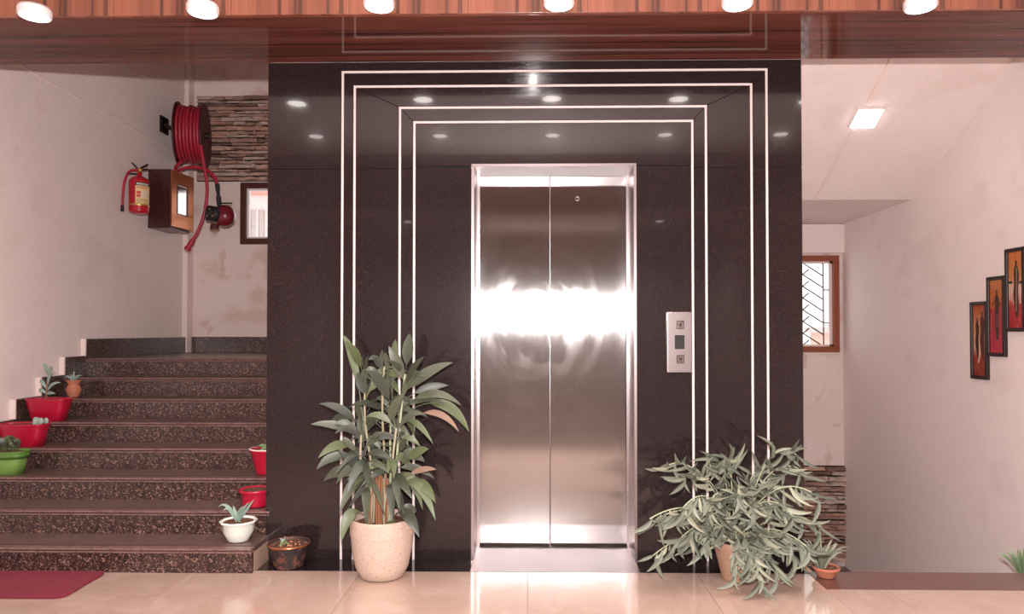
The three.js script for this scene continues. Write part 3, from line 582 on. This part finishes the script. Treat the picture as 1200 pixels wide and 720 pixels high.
// ---------------------------------------------------------------- planters and pots
function oval(w, d, h, taper, t = 0.006) {                     // open oval tub, wall and floor in one loop of rings
  const seg = 48, rings = [[taper, 0], [taper + (1 - taper) * 0.5, h * 0.5], [0.97, h - 0.02], [1.0, h - 0.018], [1.02, h - 0.004], [1.0, h], [0.97, h - 0.004], [taper - 0.04 + (1 - taper) * 0.5, h * 0.5], [taper - 0.05, h * 0.3], [0, h * 0.3]];
  const pos = [], idx = [], pw = 3.2;
  for (const [s, y] of [[0, 0], ...rings]) for (let i = 0; i < seg; i++) { const a = i / seg * 2 * Math.PI, c = Math.cos(a), n = Math.sin(a); pos.push(Math.sign(c) * Math.abs(c) ** (2 / pw) * w / 2 * s, y, Math.sign(n) * Math.abs(n) ** (2 / pw) * d / 2 * s); }
  for (let r = 0; r < rings.length; r++) for (let i = 0; i < seg; i++) { const a = r * seg + i, b = r * seg + (i + 1) % seg, c = a + seg, e = b + seg; idx.push(a, c, b, b, c, e); }
  const g = new THREE.BufferGeometry(); g.setAttribute('position', new THREE.Float32BufferAttribute(pos, 3)); g.setIndex(idx); g.computeVertexNormals();
  return metres(g);
}
function soilDisc(w, d) { const g = new THREE.CylinderGeometry(0.5, 0.46, 0.02, 32, 1); g.scale(w, 1, d); return metres(g); }
// a leaf blade from base to tip, arched by lift; flat profile with a fold down the middle
function blade(B, C, T, w, fold = 0.25, bare = 0.12, seg = 9, face = new THREE.Vector3(0.15, 0.5, 1)) {
  const cu = new THREE.QuadraticBezierCurve3(B, C, T), pos = [], idx = [];
  for (let i = 0; i <= seg; i++) {
    const t = i / seg, p = cu.getPoint(t), tan = cu.getTangent(t).normalize();
    let side = new THREE.Vector3().crossVectors(tan, face); if (side.length() < 0.05) side.set(1, 0, 0); side.normalize();
    const nor = new THREE.Vector3().crossVectors(side, tan).normalize();
    const q = Math.max(0, (t - bare) / (1 - bare)), hw = Math.max(0.0025 * (t < bare ? 1 : 1 - q), w / 2 * Math.pow(Math.sin(Math.PI * Math.pow(q, 0.72)), 0.85) || 0);
    const l = p.clone().addScaledVector(side, -hw).addScaledVector(nor, hw * fold), r = p.clone().addScaledVector(side, hw).addScaledVector(nor, hw * fold);
    pos.push(...l.toArray(), ...p.toArray(), ...r.toArray());
    if (i) { const a = (i - 1) * 3, b = i * 3; idx.push(a, b, a + 1, a + 1, b, b + 1, a + 1, b + 1, a + 2, a + 2, b + 1, b + 2); }
  }
  const g = new THREE.BufferGeometry(); g.setAttribute('position', new THREE.Float32BufferAttribute(pos, 3)); g.setAttribute('uv', new THREE.Float32BufferAttribute(new Float32Array(pos.length / 3 * 2), 2)); g.setIndex(idx); g.computeVertexNormals(); return g;
}
const vec = (x, y, z) => new THREE.Vector3(x, y, z);
function rosette(g, n, y, len, w, mats, spread = 0.6, cx = 0, cz = 0) {
  for (let i = 0; i < n; i++) {
    const a = i * 2.4 + rr(-0.3, 0.3), t = rr(0.35, 1) * spread, l = len * rr(0.7, 1.1), T = vec(cx + Math.cos(a) * l * t, y + l * (1.05 - t * 0.75), cz + Math.sin(a) * l * t);
    const C = vec(cx + Math.cos(a) * l * t * 0.35, y + l * (0.75 - 0.1 * t), cz + Math.sin(a) * l * t * 0.35);
    part('leaf', blade(vec(cx, y, cz), C, T, w * rr(0.8, 1.2), 0.35, 0.03, 7), mats[i % mats.length], g);
  }
}
{
  seed = 77;
  let g = thing('oval_planter', 'red oval planter with a bluish succulent, beside the terracotta vase', 'planter', V(-3.585, 0.72, 5.24), { group: 'red oval planters on the stairs' });
  part('tub', oval(0.31, 0.17, 0.165, 0.74), M.redPlastic, g); part('soil', soilDisc(0.28, 0.145), M.soil, g, 0, 0.145, 0);
  part('stem', tube([vec(-0.02, 0.14, 0), vec(-0.015, 0.22, 0.005), vec(-0.01, 0.3, 0), vec(0.0, 0.36, 0.0)], 0.006, 12), M.cane, g);
  for (const [bx0, by, tx, ty] of [[-0.01, 0.22, 0.09, 0.28], [-0.015, 0.23, -0.07, 0.3], [-0.01, 0.26, 0.05, 0.36], [0, 0.34, -0.03, 0.42], [0, 0.33, 0.05, 0.4], [-0.02, 0.2, -0.08, 0.23], [-0.02, 0.2, 0.06, 0.2]]) part('leaf', blade(vec(bx0, by, 0), vec((bx0 + tx) / 2, Math.max(by, ty) + 0.01, 0.03), vec(tx, ty, rr(-0.02, 0.05)), 0.026, 0.3, 0.05, 7), M.agave[0], g);
  g = thing('oval_planter', 'red oval planter holding a small grey succulent, above the green planter', 'planter', V(-3.575, 0.576, 4.97), { group: 'red oval planters on the stairs' });
  part('tub', oval(0.33, 0.17, 0.16, 0.78), M.redPlastic, g); part('soil', soilDisc(0.3, 0.145), M.soil, g, 0, 0.14, 0);
  for (let i = 0; i < 9; i++) part('leaf', new THREE.SphereGeometry(0.018, 10, 8).scale(1, 1.3, 0.5).translate(0.1 + rr(-0.04, 0.04), 0.16 + rr(0, 0.022), rr(-0.03, 0.03)), M.agave[1], g);
  g = thing('oval_planter', 'light green oval planter with fleshy grey green leaves', 'planter', V(-3.56, 0.432, 4.72));
  part('tub', oval(0.36, 0.17, 0.15, 0.82), M.greenPlastic, g); part('rim', oval(0.368, 0.178, 0.05, 0.99).translate(0, 0.106, 0), M.greenDark, g); part('soil', soilDisc(0.33, 0.145), M.soil, g, 0, 0.14, 0);
  for (let i = 0; i < 16; i++) { const a = rr(-0.1, 0.13), l = rr(0.07, 0.12); part('leaf', blade(vec(a, 0.14, 0), vec(a + rr(-0.02, 0.04), 0.14 + l, 0.02), vec(a + rr(-0.06, 0.08), 0.14 + l * 0.9, rr(-0.03, 0.07)), 0.05, 0.3, 0.2, 7), M.palm[i % 3], g); }
  g = thing('terracotta_vase', 'small terracotta vase with a spiky bluish plant on the stairs', 'vase', V(-3.59, 0.864, 5.53));
  part('vase', metres(lathe([[0, 0], [0.034, 0], [0.038, 0.012], [0.052, 0.045], [0.054, 0.065], [0.04, 0.095], [0.038, 0.105], [0.052, 0.128], [0.055, 0.134], [0.048, 0.134], [0.034, 0.108], [0, 0.1]], 32)), M.clay, g);
  rosette(g, 11, 0.105, 0.11, 0.014, M.agave, 0.75);
  g = thing('round_planter', 'tall red round pot partly hidden behind the portal edge', 'planter', V(-1.78, 0.432, 4.755));
  part('pot', lathe([[0, 0], [0.062, 0], [0.067, 0.01], [0.098, 0.15], [0.108, 0.153], [0.11, 0.165], [0.104, 0.168], [0.095, 0.155], [0.085, 0.12], [0, 0.12]], 40), M.redPlastic, g); part('rim', lathe([[0.1, 0.163], [0.109, 0.164], [0.11, 0.171], [0.1, 0.172]], 40), M.rimWhite, g); part('soil', soilDisc(0.19, 0.19), M.soil, g, 0, 0.148, 0);
  for (let i = 0; i < 10; i++) part('leaf', blade(vec(rr(-0.05, 0.05), 0.15, rr(-0.03, 0.03)), vec(rr(-0.05, 0.05), 0.2, 0), vec(rr(-0.08, 0.08), 0.19, rr(-0.03, 0.08)), 0.014, 0.3, 0.1, 5), M.grass[0], g);
  g = thing('round_planter', 'low pinkish red round bowl on the stair above the white pot', 'planter', V(-1.738, 0.288, 4.46));
  part('pot', lathe([[0, 0], [0.07, 0], [0.078, 0.012], [0.083, 0.085], [0.096, 0.09], [0.098, 0.108], [0.09, 0.11], [0.078, 0.09], [0, 0.085]], 40), M.redPlastic, g); part('soil', soilDisc(0.165, 0.165), M.soil, g, 0, 0.092, 0);
  g = thing('white_bowl_planter', 'white faceted bowl planter with a trailing grey plant on the bottom step', 'planter', V(-1.742, 0.144, 4.215));
  part('pot', lathe([[0, 0], [0.055, 0], [0.062, 0.008], [0.09, 0.06], [0.093, 0.105], [0.106, 0.11], [0.109, 0.12], [0.102, 0.124], [0.09, 0.115], [0.08, 0.1], [0, 0.1]], 10), M.whitePot, g); part('soil', soilDisc(0.17, 0.17), M.soil, g, 0, 0.104, 0);
  for (const [tx, ty, cx, cy] of [[-0.115, 0.2, -0.06, 0.26], [-0.07, 0.19, -0.03, 0.23], [0.085, 0.24, 0.03, 0.2], [0.06, 0.22, 0.0, 0.19], [0.1, 0.25, 0.06, 0.19], [-0.03, 0.21, -0.01, 0.18], [0.03, 0.19, 0.02, 0.16], [-0.09, 0.22, -0.05, 0.22]]) part('leaf', blade(vec(rr(-0.01, 0.01), 0.11, 0.01), vec(cx, cy, 0.03), vec(tx, ty, rr(0, 0.06)), 0.017, 0.4, 0.05, 8), M.agave[0], g);
  g = thing('rusty_pot', 'dark rusty metal bowl of dry soil on the black floor border', 'pot', V(-1.437, 0.001, 4.2));
  part('pot', metres(lathe([[0, 0], [0.078, 0], [0.084, 0.008], [0.112, 0.125], [0.121, 0.13], [0.121, 0.14], [0.112, 0.14], [0.105, 0.12], [0.1, 0.11], [0, 0.11]], 40)), M.rust, g);
  part('rim', lathe([[0.112, 0.136], [0.118, 0.1415], [0.122, 0.139], [0.1225, 0.132]], 40), M.copper, g); part('soil', soilDisc(0.21, 0.21), M.soil, g, 0, 0.118, 0);
  for (let i = 0; i < 26; i++) part('pebble', new THREE.IcosahedronGeometry(rr(0.004, 0.009), 0).translate(rr(-0.07, 0.07), 0.131, rr(-0.06, 0.06)), [M.clay, M.groove, M.grass[0]][i % 3], g);
  for (let i = 0; i < 4; i++) part('leaf', blade(vec(-0.05, 0.12, -0.03), vec(-0.05 + rr(-0.02, 0.02), 0.15, -0.03), vec(-0.05 + rr(-0.03, 0.03), rr(0.15, 0.175), -0.02), 0.008, 0.3, 0.1, 5), M.agave[1], g);
}

// ---------------------------------------------------------------- tall leafy plant in the cream pot
{
  seed = 4242;
  const g = thing('potted_palm', 'tall leafy green plant in a cream speckled pot beside the elevator', 'potted plant', V(-0.855, 0, 4.05));
  const pot = part('pot', metres(lathe([[0, 0], [0.1, 0], [0.122, 0.008], [0.148, 0.06], [0.168, 0.16], [0.175, 0.24], [0.1765, 0.243], [0.177, 0.25], [0.1785, 0.252], [0.1785, 0.325], [0.174, 0.333], [0.166, 0.333], [0.163, 0.325], [0.16, 0.285], [0, 0.285]], 56)), M.bigPot, g);
  part('groove', lathe([[0.1772, 0.244], [0.179, 0.2465], [0.1772, 0.249]], 56), M.bigPot, pot);
  part('soil', soilDisc(0.318, 0.318), M.soil, g, 0, 0.288, 0);
  const canes = [[-0.05, -0.10, 1.1, 0.0], [0.0, 0.0, 1.18, -0.04], [0.035, 0.13, 1.14, 0.02], [-0.06, -0.11, 0.8, 0.05], [0.05, 0.09, 0.84, 0.06], [0.02, 0.05, 1.0, -0.05]];
  canes.forEach(([x0, x1, y, z], i) => part('cane', tube([vec(x0, 0.28, z * 0.4), vec(x0 + (x1 - x0) * 0.2 + 0.012, 0.5, z * 0.6), vec(x1 * 0.9 - 0.01, y * 0.8, z), vec(x1, y, z)], 0.0065, 20), i % 3 === 2 ? M.stemGreen : M.caneLight, g));
  for (let i = 0; i < 30; i++) { const a = rr(0, 6.28), r = rr(0.01, 0.085), x = Math.cos(a) * r, z = Math.sin(a) * r * 0.8; part('cane', tube([vec(x, 0.28, z), vec(x * 1.05, 0.4, z), vec(x * 1.1 + rr(-0.02, 0.02), rr(0.42, 0.6), z)], rr(0.004, 0.007), 6, 6), i % 4 ? M.cane : M.caneLight, g); }
  const L = [[-.11,1.14,-.26,1.35],[-.07,1.19,-.16,1.32],[-.09,1.16,-.08,1.24],[-.07,1.18,-.03,1.25],[.12,1.12,.05,1.29],[.1,1.06,-.04,1.16],[.15,1.19,.15,1.36],[.15,1.1,.27,1.24],[.15,1.08,.39,1.2],[.17,1.06,.36,1.07],[-.09,1.03,-.15,1.14],[-.07,1.05,.02,1.12],[0,1.05,.01,1.12],[.18,1.03,.44,.97],[.28,1.0,.48,.82],[.25,.95,.44,.84],[-.1,.92,-.34,.97],[-.17,.91,-.3,.84],[-.16,.85,-.38,.86],[.03,.88,.14,1.03],[-.1,.8,-.13,.89],[-.11,.91,-.11,.99],[-.01,1.2,-.03,1.27],[.03,1.22,.02,1.26],[.06,1.24,.08,1.33],
    [-.11,.75,-.14,.84],[-.16,.77,-.3,.7],[-.2,.7,-.35,.61],[-.15,.6,-.33,.53],[-.14,.71,-.2,.79],[-.09,.56,-.19,.4],[-.08,.5,-.06,.28],[-.15,.42,-.19,.24],[-.09,.57,-.22,.72],[.06,.54,.1,.37],[.02,.51,.1,.31],[.09,.34,.05,.22],[.19,.63,.32,.63],[.14,.68,.27,.73],[.1,.69,.23,.64],[.07,.68,.16,.58],[.06,.57,.19,.47],[.13,.6,.23,.39],[.16,.58,.32,.37],[.19,.57,.32,.46],[.12,.41,.23,.27],[.13,.42,.19,.36],[-.03,.62,-.06,.5],[.03,.68,-.01,.69],[.05,.62,.03,.56],[.09,.79,.16,.83],[.11,.71,.16,.79],[-.09,.77,-.01,.71],[-.05,.79,.01,.82],[0,.58,.04,.68],[-.14,.73,-.04,.74],
    [.1,1.1,.2,1.16],[.14,1.15,.06,1.22],[-.02,.9,-.1,.8],[.05,.85,.15,.74],[-.06,.66,-.15,.5],[.02,.72,.12,.62],[-.02,.7,-.08,.56],[.12,.8,.22,.74],[-.1,.68,-.24,.6],[.08,.5,.16,.4]];
  L.forEach(([x0, y0, x1, y1], i) => {
    const tan = i === 15 || i === 37, len = Math.hypot(x1 - x0, y1 - y0), z0 = rr(-0.05, 0.07), z1 = Math.min(0.32, Math.max(-0.2, z0 + rr(-0.12, 0.2)));
    // leaf stalk springs from the nearest cane a little lower down
    let best = 9, bx0 = 0, by = y0; for (const [a, b, y] of canes) { const yy = Math.min(y, y0 - 0.02), x = a + (b - a) * Math.min(1, (yy - 0.28) / (y - 0.28)), e = Math.abs(x - x0); if (e < best) { best = e; bx0 = x; by = Math.max(0.3, Math.min(yy, y0 - Math.min(0.09, e + 0.02))); } }
    x1 += (x1 - x0) * 0.06; y1 += (y1 - y0) * 0.06;
    const stalk = Math.hypot(x0 - bx0, y0 - by), arch = y1 < y0 - 0.02 ? 0.35 : 0.12;
    const C = vec(x0 * 0.62 + x1 * 0.38 , Math.max(y0, y1 * 0.5 + y0 * 0.5) + arch * len * 0.8, (z0 + z1) / 2 + 0.02);
    const w = (len < 0.12 ? 0.036 : 0.056) * rr(0.85, 1.2) * (tan ? 0.6 : 1), m = tan ? M.palmTan : M.palm[Math.floor(rnd() * 4)];
    part('leaf', blade(vec(bx0, by, z0 * 0.6), C, vec(x1, y1, z1), w, 0.2, Math.min(0.35, 0.8 * stalk / (stalk + len)), 12, vec(rr(-0.5, 0.5), rr(0.1, 0.8), 1)), m, g);
  });
  for (let i = 0; i < 64; i++) {        // the thick of the crown, leaves on every side of the canes
    const [a, b, y, z] = canes[i % 6], q = i < 30 ? rr(0.78, 1) : rr(0.3, 0.8), by = 0.28 + (y - 0.28) * q, x = a + (b - a) * q, an = rr(0, 6.28), l = rr(0.16, 0.3), up = i < 30 ? rr(0.2, 1.1) : rr(-0.5, 0.5);
    const ex = Math.cos(an) * l * Math.cos(up), ez = Math.max(-0.17, Math.min(0.22, Math.sin(an) * l * Math.cos(up))), ey = Math.sin(up) * l - 0.05;
    part('leaf', blade(vec(x, by, z), vec(x + ex * 0.45, by + Math.max(0.05, ey * 0.8 + 0.07), z + ez * 0.45), vec(x + ex, Math.min(1.33, by + ey), z + ez), 0.043 * rr(0.75, 1.2), 0.2, 0.2, 10, vec(rr(-0.5, 0.5), rr(0.2, 0.9), 1)), M.palm[i % 4], g);
  }
}

// ---------------------------------------------------------------- trailing silvery plant
function spray(g, tips, root, perStem, parts, len, wid, mats, reach) {
  const vars = []; for (let i = 0; i < 6; i++) { const b = rr(0.04, 0.3); vars.push(blade(vec(0, 0, 0), vec(0, 0.5, b * 0.35), vec(0, 0.98 - b * 0.2, -b * 0.6), 1, 0.3, 0.06, 7, vec(0, 0, 1))); }
  const mass = [];   // blades are one unit long and one unit wide: width is set by the x scale
  for (const [tx, ty] of tips) {
    const tz = reach(tx, ty), R = vec(rr(-0.05, 0.05), root, rr(-0.04, 0.04)), T = vec(tx, ty, tz);
    const C = vec(tx * 0.45, Math.max(root + 0.16, ty + 0.16) + rr(-0.03, 0.05), tz * 0.5), cu = new THREE.QuadraticBezierCurve3(R, C, T);
    part('stem', new THREE.TubeGeometry(cu, 14, 0.0035, 5, false), M.stemGreen, g);
    for (let k = 0; k < perStem; k++) {
      const t = Math.min(1, 0.2 + 0.8 * (k + rr(0, 0.6)) / perStem), p = cu.getPoint(t), tan = cu.getTangent(t).normalize();
      const a = k * 2.4 + rr(-0.4, 0.4), out = vec(Math.cos(a), 0.25 * Math.sin(a * 1.7), Math.abs(Math.sin(a)) * 0.9 + 0.1);
      const dir = tan.clone().multiplyScalar(0.6).addScaledVector(out, 0.8).add(vec(0, ty > 0.5 ? rr(-0.7, 0.5) : rr(-1.4, 0.1), 0)).normalize();
      if (p.y + dir.y * len * 1.2 < 0.02) dir.y = Math.max(dir.y, (0.02 - p.y) / len / 1.2);
      const v = vars[Math.floor(rnd() * 6)], l = len * rr(0.7, 1.3), q = new THREE.Quaternion().setFromUnitVectors(vec(0, 1, 0), dir.normalize()).multiply(new THREE.Quaternion().setFromAxisAngle(vec(0, 1, 0), rr(-1.2, 1.2)));
      const sc = vec(wid * rr(0.8, 1.25), l, l), mat = mats[Math.floor(rnd() * mats.length)];
      if ((k * 7) % perStem < parts) { const m = part('leaf', v, mat, g, p.x, p.y, p.z); m.quaternion.copy(q); m.scale.copy(sc); }
      else mass.push(v.clone().applyMatrix4(new THREE.Matrix4().compose(p, q, sc)));
    }
  }
  if (mass.length) part('leaf_mass', merge(mass), mats[0], g).userData.kind = 'stuff';
}
{
  seed = 991;
  const g = thing('trailing_plant', 'bushy silvery green trailing plant in a tan pot beside the call panel', 'potted plant', V(1.135, 0, 4.03));
  part('pot', metres(lathe([[0, 0], [0.075, 0], [0.082, 0.008], [0.128, 0.19], [0.138, 0.195], [0.14, 0.222], [0.132, 0.225], [0.122, 0.2], [0, 0.195]], 40)), M.tanPot, g);
  part('soil', soilDisc(0.236, 0.236), M.soil, g, 0, 0.2, 0);
  const tips = [[-.43,.6],[-.47,.36],[-.5,.17],[-.32,.55],[-.14,.6],[-.06,.63],[-.35,.44],[-.22,.24],[0,.13],[.16,.07],[.34,.68],[.37,.6],[.17,.55],[.24,.4],[.4,.34],[.38,.5],[.31,.24],[.05,.42],[-.18,.44],[-.03,.48],[.14,.22],[-.07,.1],[.04,.06],[.26,.17],[-.34,.27],[-.52,.39]];
  spray(g, tips, 0.2, 18, 11, 0.145, 0.0185, M.silver, (x, y) => Math.min(0.34, 0.06 + 0.3 * Math.max(0, 0.62 - y) + rr(-0.06, 0.1)) - (y > 0.5 ? 0.12 : 0));
}
{
  seed = 55;
  const g = thing('small_bowl_plant', 'small spiky grey plant in a shallow terracotta bowl on the edging', 'potted plant', V(1.645, 0.001, 4.075));
  part('bowl', metres(lathe([[0, 0], [0.042, 0], [0.048, 0.006], [0.068, 0.044], [0.074, 0.046], [0.075, 0.058], [0.068, 0.06], [0.062, 0.045], [0, 0.04]], 36)), M.clay, g); part('soil', soilDisc(0.122, 0.122), M.soil, g, 0, 0.043, 0);
  for (let i = 0; i < 80; i++) { const a = rr(0, 6.28), l = rr(0.12, 0.2), t = rr(0.15, 1.05); part('leaf', blade(vec(-0.03 + Math.cos(a) * 0.02, 0.04, Math.sin(a) * 0.02), vec(-0.03 + Math.cos(a) * l * t * 0.5, 0.04 + l * 0.75, Math.sin(a) * l * t * 0.4), vec(-0.03 + Math.cos(a) * l * t, 0.04 + l * (1 - t * 0.35), Math.sin(a) * l * t * 0.7), 0.011, 0.35, 0.02, 6), M.silver[i % 4], g); }
}
{
  seed = 66;
  const g = thing('small_bowl_plant', 'grassy green plant rising from the descending stairs below the paintings', 'potted plant', V(2.885, -0.143, 4.3));
  part('bowl', metres(lathe([[0, 0], [0.055, 0], [0.06, 0.006], [0.075, 0.05], [0.082, 0.053], [0.082, 0.068], [0.075, 0.07], [0.068, 0.055], [0, 0.05]], 36)), M.clay, g); part('soil', soilDisc(0.132, 0.132), M.soil, g, 0, 0.055, 0);
  for (let i = 0; i < 56; i++) { const a = rr(0, 6.28), l = rr(0.13, 0.2), t = rr(0.15, 0.85); part('leaf', blade(vec(0, 0.055, 0), vec(Math.cos(a) * l * t * 0.5, 0.075 + l * 0.85, Math.sin(a) * l * t * 0.4), vec(Math.cos(a) * l * t, 0.085 + l * (1 - t * 0.4), Math.sin(a) * l * t * 0.6), 0.01, 0.35, 0.02, 6), M.grass[i % 2], g); }
}

scene.traverse((o) => { if (o.isMesh) { o.castShadow = true; o.receiveShadow = true; } });
renderer.render(scene, camera);
